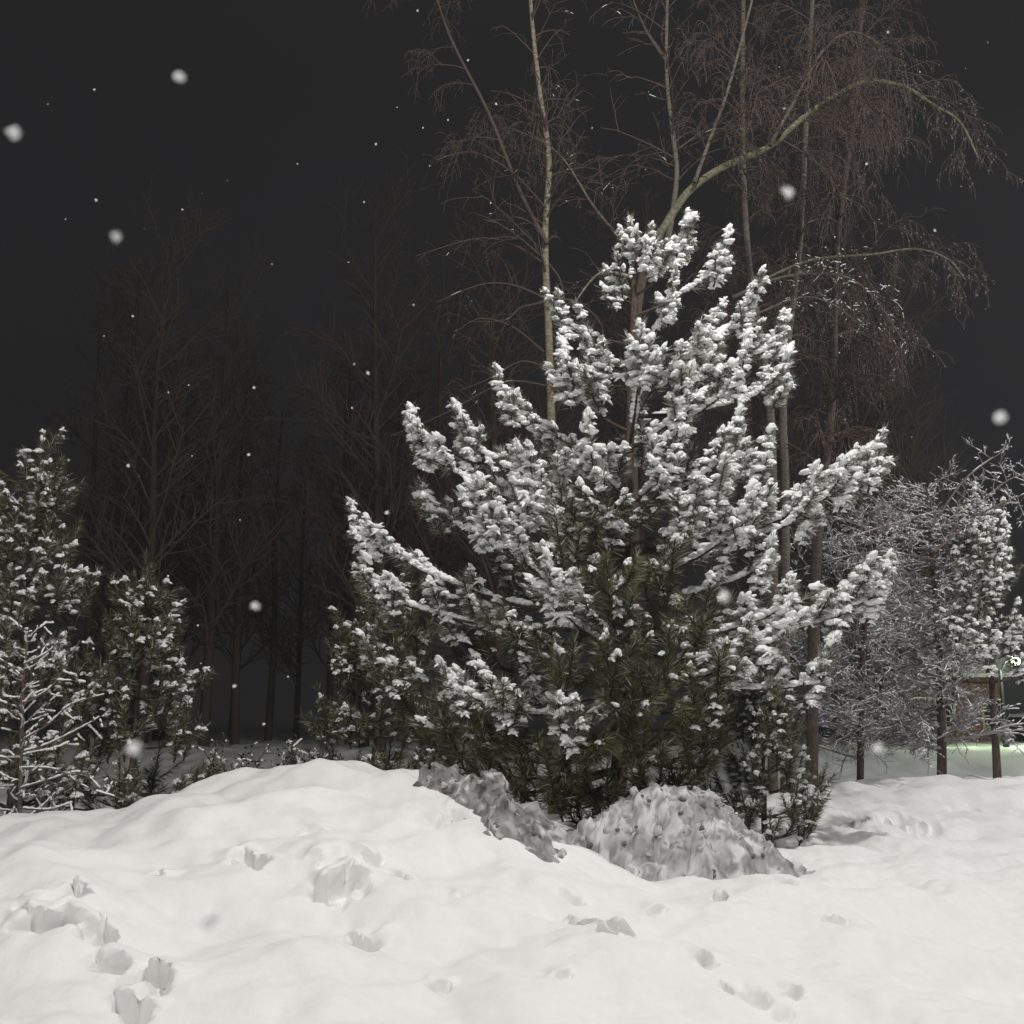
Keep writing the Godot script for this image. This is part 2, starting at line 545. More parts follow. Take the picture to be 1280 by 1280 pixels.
# ---------------------------------------------------------------- conifers
# one shoot: a stem set thickly with needle bundles; snow lies along its top and hangs over in fingers, or sits on the bundles of an upright one
func shoot(rng: RandomNumberGenerator, wood: Geo, need: Geo, snow: Geo, p: Vector3, d: Vector3, length: float, load_: float, sc: float, dens: float) -> void:
	var u := d.cross(Vector3.UP if absf(d.y) < 0.95 else Vector3.RIGHT).normalized()
	var w := d.cross(u)
	var bend := Vector3(0, 0.3 * length, 0)
	wood.tube(PackedVector3Array([p, p + d * length * 0.5 + bend * 0.25, p + d * length + bend]), PackedFloat32Array([0.011 * sc, 0.008 * sc, 0.005 * sc]), 4, Color.WHITE)
	var count := int(length * dens / sc)
	var a := rng.randf() * TAU
	var tone := rng.randf_range(0.75, 1.25)
	for i in count:
		var t := 0.1 + 0.9 * (i + rng.randf()) / count
		a += 2.39996 + rng.randf_range(-0.3, 0.3)
		var r := u * cos(a) + w * sin(a)
		var q := p + d * (length * t) + bend * (t * t)
		var open := lerpf(1.0, 0.5, t * t)
		var nd := (d * rng.randf_range(0.45, 0.85) + r * open * rng.randf_range(0.7, 1.2)).normalized()
		var nl := sc * rng.randf_range(0.1, 0.15) * (1.0 - 0.12 * t)
		for k in 4:
			var e := (nd + Vector3(rng.randf_range(-0.24, 0.24), rng.randf_range(-0.3, 0.16), rng.randf_range(-0.24, 0.24))).normalized()
			var frost := rng.randf() < load_ * (0.66 + 0.25 * r.y) + 0.06
			var col := Color(0.45, 0.45, 0.42) * rng.randf_range(0.5, 1.2) if frost else Color(0.105, 0.108, 0.052) * (tone * rng.randf_range(0.7, 1.35))
			need.blade(q, q + e * nl * rng.randf_range(0.9, 1.2), e.cross(r).normalized() * (0.0042 * sc), col)
	if load_ < 0.04:
		return
	var m := maxi(2, int(round(length / (0.046 * sc))))
	for i in m:
		var t := (i + rng.randf_range(0.45, 1.0)) / m
		if rng.randf() > load_ * (0.75 + 0.4 * t):
			continue
		var q := p + d * (length * t) + bend * (t * t)
		var dn := (d + bend * (2.0 * t / length)).normalized()
		var steep := smoothstep(0.45, 0.9, dn.y)
		var side := (u * (1.0 if i % 2 else -1.0) + w * rng.randf_range(-0.8, 0.8)).normalized()
		if t > 0.87:
			steep = 0.0
		var s := sc * rng.randf_range(0.026, 0.05) * (0.7 + 0.35 * load_)
		var o := q + side * (0.05 * steep + rng.randf_range(-0.02, 0.02)) * sc + Vector3(0, 0.04 - 0.012 * steep, 0) * sc
		var bx := Basis(Vector3.UP, atan2(-dn.z, dn.x) + rng.randf_range(-0.4, 0.4)) * Basis(Vector3.BACK, asin(clampf(dn.y, -1, 1)) * 0.7 * (1.0 - steep)) * Basis.from_scale(Vector3(s * rng.randf_range(1.15, 1.8), s * rng.randf_range(0.5, 0.75), s * rng.randf_range(0.75, 1.1)))
		snow.blob(o, bx, ICO, rng, 0.15, Color.WHITE)
		if rng.randf() < 0.6:
			snow.blob(o + Vector3(rng.randf_range(-1, 1), rng.randf_range(-0.5, 0.4), rng.randf_range(-1, 1)) * s, bx * Basis.from_scale(Vector3.ONE * 0.65), ICO, rng, 0.15, Color.WHITE)
		for k in rng.randi_range(5, 8):
			var an := rng.randf() * TAU
			var nd := (Vector3(cos(an), rng.randf_range(-0.5, 0.45), sin(an)) + dn * 0.35 + side * 0.4 * steep).normalized()
			var nl := s * rng.randf_range(1.1, 2.1)
			snow.finger(o - Vector3(0, 0.01 * sc, 0), nd, nl, sc * rng.randf_range(0.009, 0.0155), nl * rng.randf_range(0.1, 0.5), Color.WHITE)

func limb(rng: RandomNumberGenerator, tree: Node3D, a: Vector3, b: Vector3, load_: float, sc: float, dens: float, called := "branch", sag := 0.14, bare := 0.5, gap := 1.0) -> void:
	var wood := Geo.new()
	var need := Geo.new()
	var snow := Geo.new()
	var L := a.distance_to(b)
	var m := a.lerp(b, 0.55) + Vector3(0, -sag * L, 0)
	var pts := PackedVector3Array()
	var rad := PackedFloat32Array()
	for k in 8:
		var t := k / 7.0
		pts.append(a.lerp(m, t).lerp(m.lerp(b, t), t))
		rad.append((0.011 + 0.009 * L) * sc * (1.0 - 0.7 * t))
	wood.tube(pts, rad, 6, Color.WHITE)
	var s := L * bare * rng.randf_range(0.8, 1.2)
	var side := 1.0
	while s < L:
		var t := s / L
		var q := a.lerp(m, t).lerp(m.lerp(b, t), t)
		var tan_ := ((m - a) * (1.0 - t) + (b - m) * t).normalized()
		var right := tan_.cross(Vector3.UP if absf(tan_.y) < 0.95 else Vector3.BACK).normalized()
		for twin in (2 if t > 0.7 or rng.randf() < 0.2 else 1):
			side = -side
			var d := (tan_ * rng.randf_range(0.55, 0.95) + right * side * rng.randf_range(0.35, 0.85) + Vector3(0, rng.randf_range(-0.05, 0.85), 0)).normalized()
			var ll := sc * rng.randf_range(0.24, 0.5) * (1.12 - 0.42 * t)
			var l2 := load_ * clampf(0.45 + 0.75 * t, 0.0, 1.0) * rng.randf_range(0.75, 1.1)
			shoot(rng, wood, need, snow, q, d, ll, l2, sc, dens)
			if rng.randf() < 0.22:
				var d2 := (d * 0.8 + right * side * rng.randf_range(-0.7, 0.7) + Vector3(0, rng.randf_range(0.0, 0.5), 0)).normalized()
				shoot(rng, wood, need, snow, q + d * ll * 0.55, d2, ll * 0.8, l2, sc, dens)
		s += sc * gap * rng.randf_range(0.24, 0.44)
	var te := ((b - m).normalized() + Vector3(0, rng.randf_range(0.9, 2.0), 0)).normalized()
	shoot(rng, wood, need, snow, b - te * 0.3 * sc, te, rng.randf_range(0.4, 0.56) * sc, load_, sc, dens * 1.15)
	for k in 2:
		var d := (te + Vector3(rng.randf_range(-0.8, 0.8), rng.randf_range(-0.1, 0.4), rng.randf_range(-0.5, 0.8))).normalized()
		shoot(rng, wood, need, snow, b - te * 0.26 * sc, d, 0.26 * sc, load_, sc, dens)
	if load_ > 0.5:
		# snow lying along the limb itself
		for k in int(L / 0.028):
			var t := rng.randf_range(0.35, 0.98)
			var q := a.lerp(m, t).lerp(m.lerp(b, t), t)
			var z := rng.randf_range(0.018, 0.036) * sc
			if rng.randf() < load_:
				snow.blob(q + Vector3(0, 0.012 + z * 0.6, 0), Basis.from_scale(Vector3(z * 1.5, z * 0.8, z * 1.3)), ICO, rng, 0.1, Color.WHITE)
	var o := part(called, wood, M.pine_bark, tree, -tree.position)
	loose("needles", need, M.needles, o)
	loose("snow", snow, M.snow, o)

func trunk_part(tree: Node3D, p: PackedVector3Array, r0: float, r1: float, mat: Material, sides := 10) -> void:
	var g := Geo.new()
	var rad := PackedFloat32Array()
	for k in p.size():
		rad.append(lerpf(r0, r1, float(k) / (p.size() - 1)))
	g.tube(p, rad, sides, Color.WHITE)
	part("trunk", g, mat, tree, -tree.position)

func along(p: PackedVector3Array, y: float) -> Vector3:
	# the point of a rising line at height y
	for k in p.size() - 1:
		if p[k + 1].y >= y:
			return p[k].lerp(p[k + 1], clampf((y - p[k].y) / maxf(p[k + 1].y - p[k].y, 1e-4), 0, 1))
	return p[p.size() - 1]

const MAIN := [  # height on the trunk (pixel row), tip pixel, metres towards the camera, snow load
	[352, 812, 312, 0.15, 1.0], [372, 855, 306, -0.1, 1.0], [395, 902, 330, 0.0, 1.0], [380, 762, 362, 0.1, 0.8], [430, 705, 402, -0.2, 0.8], [450, 840, 378, 0.45, 1.0], [455, 936, 392, 0.1, 1.0], [480, 975, 428, 0.0, 1.0], [470, 742, 468, 0.4, 0.9],
	[560, 800, 452, 0.9, 1.0], [500, 880, 448, 0.5, 1.0], [520, 978, 480, 0.1, 1.0], [560, 928, 470, 0.6, 1.0], [560, 858, 505, 0.8, 1.0], [540, 705, 480, 0.3, 0.85],
	[610, 628, 505, -0.2, 0.85], [640, 578, 548, 0.1, 0.95], [660, 520, 560, 0.1, 0.95], [640, 655, 600, 0.5, 1.0], [620, 740, 572, 0.9, 1.0], [630, 832, 580, 1.0, 0.95], [640, 920, 560, 0.6, 1.0], [640, 955, 580, 0.3, 0.95],
	[690, 1098, 580, 0.1, 1.0], [690, 1062, 605, 0.4, 1.0], [690, 1010, 645, 0.6, 1.0], [680, 900, 618, 1.0, 0.95], [690, 645, 635, 0.7, 1.0], [700, 590, 660, 0.6, 0.9], [690, 540, 645, -0.3, 0.6],
	[775, 450, 672, 0.2, 1.0], [780, 470, 742, 0.5, 0.75], [785, 605, 650, 1.0, 1.0], [740, 868, 650, 1.0, 0.8], [730, 935, 650, 0.8, 1.0], [750, 960, 705, 0.6, 0.95], [780, 1100, 745, 0.3, 1.0], [790, 1050, 770, 0.5, 1.0], [800, 985, 758, 0.9, 0.9], [815, 975, 800, 1.0, 0.9],
	[835, 1030, 852, 0.7, 0.8], [845, 925, 828, 1.0, 0.7], [810, 690, 750, 1.2, 0.9], [815, 780, 775, 1.3, 0.35], [862, 560, 862, 0.9, 0.95], [865, 620, 885, 1.2, 0.6], [875, 700, 905, 1.4, 0.8], [845, 478, 842, 0.4, 0.45], [845, 505, 795, 0.0, 0.3],
	[885, 560, 920, 0.7, 0.2], [800, 560, 772, 0.3, 0.55], [860, 760, 830, 1.5, 0.1], [870, 835, 840, 1.5, 0.1], [885, 790, 895, 1.5, 0.06], [900, 865, 900, 1.2, 0.08], [905, 730, 945, 1.3, 0.06], [920, 805, 955, 1.2, 0.05], [890, 900, 862, 1.1, 0.25], [930, 650, 948, 1.0, 0.06], [935, 880, 958, 0.9, 0.1], [905, 605, 935, 0.8, 0.12],
	[720, 700, 690, 1.2, 0.35], [720, 840, 720, 1.3, 0.25], [680, 760, 650, 1.0, 0.5], [760, 760, 740, 1.4, 0.12], [790, 880, 780, 1.4, 0.15], [800, 640, 800, 1.0, 0.3], [700, 705, 640, 0.6, 0.4], [830, 700, 850, 1.4, 0.1],
	[960, 600, 985, 0.8, 0.05], [970, 690, 990, 1.0, 0.05], [975, 760, 1000, 1.0, 0.04], [965, 850, 985, 0.9, 0.06], [960, 560, 955, 0.3, 0.1], [950, 900, 930, 0.6, 0.15], [975, 650, 1000, 0.4, 0.05], [980, 720, 1010, 0.7, 0.03], [980, 820, 1005, 0.6, 0.05], [920, 520, 900, 0.0, 0.15]]

func build_main_pine() -> void:
	var rng := RandomNumberGenerator.new()
	rng.seed = 77
	var depth := 10.2
	var tp := smooth_line(line([[768, 1050], [778, 900], [788, 740], [786, 600], [790, 460], [792, 360], [788, 300]], depth), 4)
	tp[0].y = ground_y(tp[0].x, tp[0].z) - 0.1
	var o := thing("pine_tree", Vector3(tp[0].x, tp[0].y + 0.1, tp[0].z), "tall snow-laden pine tree standing in the middle behind the snow piles", "tree")
	trunk_part(o, tp, 0.085, 0.016, M.pine_bark)
	for q in MAIN:
		var a := along(tp, P(785, q[0], depth).y)
		var b := P(q[1], q[2], depth - q[3])
		if q[2] < 440:
			limb(rng, o, a, b, q[4], 0.85, 150.0, "branch", 0.14, 0.5, 1.25)
		else:
			limb(rng, o, a, b, q[4], 1.0, 150.0)
	# the leader
	limb(rng, o, along(tp, P(788, 380, depth).y), P(788, 300, depth), 0.9, 0.8, 160.0, "branch", 0.0, 0.75)
	# branches on the far side
	for k in 16:
		var t := k / 16.0
		var row := lerpf(930, 420, t)
		var a := along(tp, P(785, row, depth).y)
		var an := rng.randf_range(PI * 1.05, PI * 1.95)
		var reach := lerpf(1.9, 0.5, t) * rng.randf_range(0.7, 1.0)
		var b := a + Vector3(cos(an) * reach, reach * rng.randf_range(0.1, 0.5), sin(an) * reach)
		limb(rng, o, a, b, 0.5 * smoothstep(0.1, 0.6, t) + 0.1, 1.0, 110.0)

# any smaller conifer: whorls of branches up a trunk
func pine(label: String, at: Vector3, height: float, spread_: float, load_: float, sc: float, seed_: int, whorls: int, per: int, dens: float, from_ := 0.05, rise := 0.45, called := "pine_tree", sag := 0.14) -> Node3D:
	var rng := RandomNumberGenerator.new()
	rng.seed = seed_
	var o := thing(called, at, label, "tree")
	var tp := PackedVector3Array()
	for k in 8:
		var t := k / 7.0
		tp.append(at + Vector3(rng.randf_range(-0.03, 0.03) * sc, -0.1 + (height - 0.2 * sc) * t, rng.randf_range(-0.03, 0.03) * sc))
	trunk_part(o, tp, 0.012 * height + 0.015, 0.01, M.pine_bark)
	for k in whorls:
		var t := lerpf(from_, 0.94, (k + rng.randf_range(-0.3, 0.3)) / (whorls - 1.0))
		for i in per:
			var an := TAU * (i + rng.randf()) / per
			var reach := spread_ * (1.0 - pow(t, 1.4) * 0.86) * rng.randf_range(0.65, 1.05)
			var a := along(tp, at.y + height * t)
			var b := a + Vector3(cos(an) * reach, reach * rise * rng.randf_range(0.3, 1.3), sin(an) * reach)
			limb(rng, o, a, b, load_ * rng.randf_range(0.5, 1.1), sc, dens, "branch", sag)
	limb(rng, o, along(tp, at.y + height * 0.9), at + Vector3(0, height, 0), load_, sc, dens, "branch", 0.0, 0.2)
	return o

# ---------------------------------------------------------------- bare trees
# a branch that bends, carries side branches and, where it lies flat, a line of snow
func twig(rng: RandomNumberGenerator, g: Geo, sn: Geo, p: Vector3, d: Vector3, length: float, r: float, level: int, o: Dictionary) -> void:
	var m := 5 if level > 0 else 4
	var pts := PackedVector3Array([p])
	var rad := PackedFloat32Array([r])
	var q := p
	var dir := d
	for k in m:
		var t := (k + 1.0) / m
		dir = (dir + Vector3(rng.randf_range(-1, 1), rng.randf_range(-1, 1), rng.randf_range(-1, 1)) * o.wild + Vector3(0, o.lift * (1.0 - t) - o.droop * t * (1.0 + o.get("hang", 0.0) * (1 if level == 0 else 0)), 0)).normalized()
		q += dir * (length / m)
		pts.append(q)
		rad.append(lerpf(r, maxf(r * 0.35, o.fine), t))
	g.tube(pts, rad, 4 if level > 0 else 3, Color.WHITE, false)
	snow_on(rng, sn, pts, rad, o)
	if level > 0:
		var count: int = maxi(2, int(length / o.gap))
		for i in count:
			var t := rng.randf_range(0.15, 1.0)
			var f := t * m
			var k := mini(int(f), m - 1)
			var at := pts[k].lerp(pts[k + 1], f - k)
			var along_ := (pts[k + 1] - pts[k]).normalized()
			var out := along_.cross(Vector3(rng.randf_range(-1, 1), rng.randf_range(-1, 1), rng.randf_range(-1, 1))).normalized()
			twig(rng, g, sn, at, (along_ * 0.7 + out * o.splay).normalized(), length * rng.randf_range(0.3, 0.6) * o.get("child", 1.0), maxf(r * 0.5, o.fine), level - 1, o)

func snow_on(rng: RandomNumberGenerator, sn: Geo, pts: PackedVector3Array, rad: PackedFloat32Array, o: Dictionary) -> void:
	if o.snow > 0.0:
		for k in pts.size() - 1:
			var e := (pts[k + 1] - pts[k])
			if absf(e.normalized().y) < 0.75 and rng.randf() < o.snow:
				var up := Vector3(0, rad[k] * 0.8, 0)
				var sr: float = o.snow_r * rng.randf_range(0.7, 1.3)
				sn.tube(PackedVector3Array([pts[k] + up, pts[k].lerp(pts[k + 1], 0.5) + up + Vector3(0, sr * 0.3, 0), pts[k + 1] + up]), PackedFloat32Array([sr, sr * 1.15, sr * 0.9]), 4, Color.WHITE)
	if o.get("dots", 0.0) > 0.0:
		for k in pts.size():
			if rng.randf() < o.dots:
				sn.dot(pts[k], o.dot_r * rng.randf_range(0.6, 1.4), Color.WHITE)

# main stem drawn as a line, then branches growing from it between shares t0 and t1
func stem(tree: Node3D, called: String, rng: RandomNumberGenerator, p: PackedVector3Array, r0: float, r1: float, mat: Material, twig_mat: Material, count: int, length: float, level: int, o: Dictionary, t0 := 0.3, t1 := 1.0) -> void:
	var sp := smooth_line(p, 5)
	var g := Geo.new()
	var rad := PackedFloat32Array()
	for k in sp.size():
		rad.append(lerpf(r0, r1, float(k) / (sp.size() - 1)))
	g.tube(sp, rad, 8, Color.WHITE)
	var node := part(called, g, mat, tree, -tree.position)
	var tw := Geo.new()
	var sn := Geo.new()
	snow_on(rng, sn, sp, rad, o)
	for i in count:
		var t := lerpf(t0, t1, (i + rng.randf()) / count)
		var f := t * (sp.size() - 1)
		var k := mini(int(f), sp.size() - 2)
		var q := sp[k].lerp(sp[k + 1], f - k)
		var e := (sp[k + 1] - sp[k]).normalized()
		var an := rng.randf() * TAU
		var out := e.cross(Vector3(cos(an), sin(an), sin(an * 2.0 + 1.0))).normalized()
		var bias: Vector3 = o.get("bias", Vector3.ZERO)
		twig(rng, tw, sn, q, (e * o.get("fwd", 0.6) + out + bias).normalized(), length * rng.randf_range(0.5, 1.1) * (1.2 - 0.6 * t), maxf(rad[k] * 0.4, o.fine), level, o)
	loose("twigs", tw, twig_mat, node)
	loose("snow", sn, M.snow, node)

func build_birches() -> void:
	var rng := RandomNumberGenerator.new()
	rng.seed = 5
	var arch := {"wild": 0.16, "lift": 0.22, "droop": 0.32, "fine": 0.0035, "gap": 0.22, "splay": 0.8, "snow": 0.02, "snow_r": 0.004, "dots": 0.12, "dot_r": 0.0085}
	var veil := {"wild": 0.12, "lift": 0.1, "droop": 0.5, "hang": 0.9, "fine": 0.003, "gap": 0.095, "splay": 0.8, "snow": 0.0, "snow_r": 0.005, "dots": 0.11, "dot_r": 0.0115}
	# birch left of the pine
	var d := 14.0
	var b := P(690, 1010, d)
	b.y = ground_y(b.x, b.z)
	var o := thing("birch_tree", b, "slender pale birch trunk rising behind the pine's left shoulder", "tree", "bare birches behind the pine")
	stem(o, "trunk", rng, line([[692, 1040], [691, 700], [690, 570], [686, 420], [681, 300], [686, 200], [674, 110], [663, 0], [655, -160]], d), 0.072, 0.022, M.birch, M.twig, 44, 1.35, 2, arch, 0.45, 1.0)
	stem(o, "branch", rng, line([[684, 305], [650, 240], [610, 140], [560, 40], [530, -60]], d - 0.1), 0.035, 0.012, M.twig, M.twig, 14, 1.3, 2, veil, 0.25)
	for q in [[[678, 328], [640, 305], [595, 298], [520, 320]], [[680, 372], [640, 356], [600, 356], [545, 378]], [[680, 378], [650, 385], [632, 400], [590, 402]], [[680, 440], [640, 408], [600, 398], [574, 412]], [[680, 458], [650, 452], [610, 474], [575, 488]], [[682, 482], [630, 478], [560, 515], [488, 545]], [[688, 372], [722, 378], [748, 400], [756, 425]], [[686, 330], [700, 350], [708, 390], [712, 440]], [[682, 260], [640, 215], [590, 190], [545, 200]]]:
		stem(o, "branch", rng, line(q, d + rng.randf_range(-0.4, 0.1)), 0.016, 0.006, M.twig, M.twig, 7, 0.6, 1, arch, 0.3)
	# the leaning birch with the long arching limb
	d = 13.0
	b = P(800, 1010, d)
	b.y = ground_y(b.x, b.z)
	o = thing("birch_tree", b, "leaning birch whose long limb arches over to the upper right", "tree", "bare birches behind the pine")
	stem(o, "trunk", rng, line([[800, 1040], [792, 700], [790, 480], [800, 360], [822, 300]], d), 0.08, 0.056, M.pine_bark, M.twig, 4, 0.8, 1, arch, 0.6)
	stem(o, "branch", rng, line([[820, 302], [858, 242], [905, 208], [960, 184], [1010, 142], [1050, 116], [1085, 101], [1130, 108], [1165, 130], [1200, 152], [1222, 196]], d), 0.055, 0.01, M.birch_moss, M.twig, 34, 1.2, 2, veil, 0.2)
	stem(o, "branch", rng, line([[835, 300], [846, 220], [840, 160], [833, 80], [836, -80]], d), 0.04, 0.02, M.birch_dark, M.twig, 26, 1.3, 2, arch, 0.2)
	stem(o, "branch", rng, line([[834, 78], [806, 35], [780, -30]], d), 0.02, 0.01, M.twig, M.twig, 8, 0.9, 1, arch, 0.2)
	stem(o, "branch", rng, line([[800, 330], [768, 290], [740, 255], [702, 196], [660, 165]], d), 0.025, 0.007, M.birch_dark, M.twig, 14, 0.7, 2, arch, 0.2)
	stem(o, "branch", rng, line([[868, 228], [884, 184], [910, 112], [935, 20], [950, -40]], d - 0.2), 0.028, 0.012, M.birch_dark, M.twig, 24, 1.0, 2, veil, 0.2)
	stem(o, "branch", rng, line([[962, 182], [990, 132], [1030, 62], [1066, 40], [1100, 56]], d - 0.2), 0.026, 0.007, M.birch_dark, M.twig, 26, 1.0, 2, veil, 0.2)
	stem(o, "branch", rng, line([[978, 168], [1005, 128], [1050, 104], [1085, 97]], d + 0.2), 0.022, 0.007, M.birch_dark, M.twig, 16, 1.1, 2, veil, 0.2)
	stem(o, "branch", rng, line([[788, 345], [755, 340], [735, 355], [715, 385]], d - 0.3), 0.02, 0.008, M.birch, M.twig, 9, 0.5, 1, arch, 0.2)
	# two straight birches to the right of the pine
	d = 15.0
	b = P(966, 1005, d)
	b.y = ground_y(b.x, b.z)
	o = thing("birch_tree", b, "straight thin birch directly behind the pine's right side", "tree", "bare birches behind the pine")
	stem(o, "trunk", rng, line([[966, 1030], [966, 640], [960, 480], [936, 330], [928, 150], [930, -60]], d), 0.075, 0.03, M.birch_dark, M.twig, 24, 1.4, 2, veil, 0.45)
	stem(o, "branch", rng, line([[915, 372], [980, 346], [1050, 344], [1092, 372], [1132, 432]], d - 1.0), 0.028, 0.007, M.birch_dark, M.twig, 30, 0.7, 2, veil.merged({"snow": 0.2}, true), 0.2)
	stem(o, "branch", rng, line([[940, 395], [1000, 372], [1040, 380], [1080, 410]], d - 1.1), 0.02, 0.006, M.birch_dark, M.twig, 18, 0.6, 2, veil.merged({"snow": 0.2}, true), 0.2)
	stem(o, "branch", rng, line([[935, 360], [1010, 326], [1090, 318], [1145, 311], [1185, 324], [1207, 350]], d - 0.9), 0.022, 0.008, M.birch_moss, M.twig, 22, 0.9, 2, veil, 0.3)
	o = thing("birch_tree", P(981, 1005, d + 0.6), "second straight trunk close beside the thin birch", "tree", "bare birches behind the pine")
	o.position.y = ground_y(o.position.x, o.position.z)
	stem(o, "trunk", rng, line([[981, 1030], [982, 640], [980, 480], [1000, 300], [1010, 100], [1020, -80]], d + 0.6), 0.07, 0.03, M.birch_dark, M.twig, 26, 1.6, 2, veil, 0.4)
	o = thing("birch_tree", P(1018, 1000, d + 1.5), "reddish brown trunk between the pine and the bare larch", "tree", "bare birches behind the pine")
	o.position.y = ground_y(o.position.x, o.position.z)
	stem(o, "trunk", rng, line([[1014, 1030], [1017, 800], [1024, 640], [1040, 500], [1046, 300], [1070, 120], [1080, -80]], d + 1.5), 0.1, 0.035, M.pine_bark, M.twig, 40, 1.7, 2, veil, 0.4)

func build_larches() -> void:
	var rng := RandomNumberGenerator.new()
	rng.seed = 12
	# snow-lined sapling at the left edge
	var d := 8.6
	var b := P(24, 1060, d)
	b.y = ground_y(b.x, b.z)
	var o := thing("larch_sapling", b, "small bare larch with snow-lined twigs at the left edge", "tree", "bare larches")
	var laden := {"wild": 0.2, "lift": 0.2, "droop": 0.0, "fine": 0.0035, "gap": 0.09, "splay": 0.75, "snow": 0.7, "snow_r": 0.0072, "fwd": 0.05, "child": 0.75}
	stem(o, "trunk", rng, line([[22, 1075], [26, 960], [28, 870], [36, 785]], d), 0.02, 0.006, M.larch, M.larch, 46, 0.42, 1, laden, 0.08)
	for q in [[[26, 960], [70, 962], [110, 985], [160, 1000]], [[28, 925], [60, 905], [90, 880], [130, 868]], [[26, 985], [60, 975], [100, 965], [125, 985]], [[28, 880], [60, 862], [80, 835], [100, 800]], [[30, 850], [10, 830], [-20, 815]], [[24, 1010], [60, 1012], [90, 1003]], [[26, 940], [60, 930], [110, 905], [125, 895]], [[30, 830], [60, 815], [85, 790]]]:
		stem(o, "branch", rng, line(q, d - 0.25), 0.008, 0.004, M.larch, M.larch, 5, 0.22, 0, laden, 0.3)
	# bare larch with drooping frosted branches on the right
	d = 17.5
	b = P(1177, 985, d)
	b.y = ground_y(b.x, b.z)
	o = thing("larch_tree", b, "bare larch with frosted grey sweeping branches behind the right snow bank", "tree", "bare larches")
	var frost := {"wild": 0.1, "lift": 0.12, "droop": 0.1, "fine": 0.004, "gap": 0.085, "splay": 0.7, "snow": 0.4, "snow_r": 0.0062, "fwd": 0.0, "child": 0.8, "bias": Vector3(-0.35, 0.1, 0.25)}
	stem(o, "trunk", rng, line([[1177, 1000], [1177, 900], [1172, 790], [1165, 700], [1158, 610]], d), 0.085, 0.02, M.pine_bark, M.frosted, 90, 1.25, 2, frost, 0.16)
	for q in [[[1170, 640], [1100, 660], [1040, 678], [985, 680]], [[1165, 660], [1205, 600], [1260, 560]], [[1172, 700], [1100, 690], [1040, 700], [990, 715]], [[1168, 690], [1230, 640], [1300, 610]], [[1174, 800], [1110, 825], [1050, 830]], [[1174, 850], [1120, 880], [1060, 890]], [[1172, 720], [1120, 745], [1060, 765]], [[1176, 880], [1130, 905], [1080, 915]], [[1172, 680], [1215, 640], [1260, 600], [1300, 590]]]:
		stem(o, "branch", rng, line(q, d - rng.randf_range(0.2, 1.0)), 0.022, 0.007, M.larch, M.frosted, 14, 0.6, 2, frost, 0.15)
	o = thing("larch_tree", P(1075, 975, 20.0), "slimmer grey larch half hidden left of the bare larch", "tree", "bare larches")
	o.position.y = ground_y(o.position.x, o.position.z)
	stem(o, "trunk", rng, line([[1075, 1000], [1078, 840], [1085, 720], [1090, 640]], 20.0), 0.07, 0.02, M.pine_bark, M.frosted, 70, 1.5, 2, frost, 0.12)

func build_shrubs() -> void:
	var rng := RandomNumberGenerator.new()
	rng.seed = 21
	var o_ := {"wild": 0.22, "lift": 0.2, "droop": 0.1, "fine": 0.004, "gap": 0.14, "splay": 0.8, "snow": 0.3, "snow_r": 0.011, "dots": 0.12, "dot_r": 0.016}
	var words := ["low bare shrub speckled with snow behind the bank's left crest", "low bare shrub speckled with snow at the middle of the dark gap", "low bare shrub speckled with snow beside the dark pine", "low twiggy shrub under the left pine's drooping branch"]
	var k := 0
	for px in [310, 350, 395, 265]:
		var b := P(px, 985, 12.5 + 0.3 * k)
		b.y = ground_y(b.x, b.z)
		var o := thing("shrub", b, words[k], "shrub", "snow-speckled shrubs")
		for i in 5:
			var e := Vector3(rng.randf_range(-0.4, 0.4), 0.6, rng.randf_range(-0.3, 0.3))
			stem(o, "stem", rng, PackedVector3Array([b - Vector3(0, 0.05, 0), b + e * 0.5, b + e * rng.randf_range(0.9, 1.5)]), 0.012, 0.005, M.twig, M.twig, 7, 0.35, 1, o_, 0.3)
		k += 1

func build_forest() -> void:
	var rng := RandomNumberGenerator.new()
	rng.seed = 3
	var wood := {"wild": 0.14, "lift": 0.3, "droop": 0.12, "fine": 0.009, "gap": 0.32, "splay": 0.8, "snow": 0.0, "snow_r": 0.02, "fwd": 0.8}
	var kinds := []
	for k in 3:
		var o := thing("forest_tree", Vector3.ZERO, "bare dark tree in the wood, barely seen against the night", "tree", "bare trees of the dark wood")
		var lean := rng.randf_range(-0.5, 0.5)
		stem(o, "trunk", rng, PackedVector3Array([Vector3(0, -0.4, 0), Vector3(lean * 0.2, 4, 0.1), Vector3(lean * 0.8, 9, -0.1), Vector3(lean, 13.5, 0)]), 0.17, 0.03, M.forest_bark, M.forest_twig, 34, 3.2, 2, wood, 0.22)
		kinds.append(o)
	for k in 40:
		var o: Node3D = kinds[k] if k < 3 else kinds[k % 3].duplicate()
		if k >= 3:
			o.name = numbered("forest_tree")
			add_child(o)
		var px := rng.randf_range(60, 620) if k < 26 else rng.randf_range(560, 1170)
		var depth := rng.randf_range(27.0, 44.0)
		var q := P(px, 905, depth)
		o.position = Vector3(q.x, ground_y(q.x, q.z), q.z)
		o.rotation.y = rng.randf() * TAU
		o.scale = Vector3.ONE * rng.randf_range(0.75, 1.08)

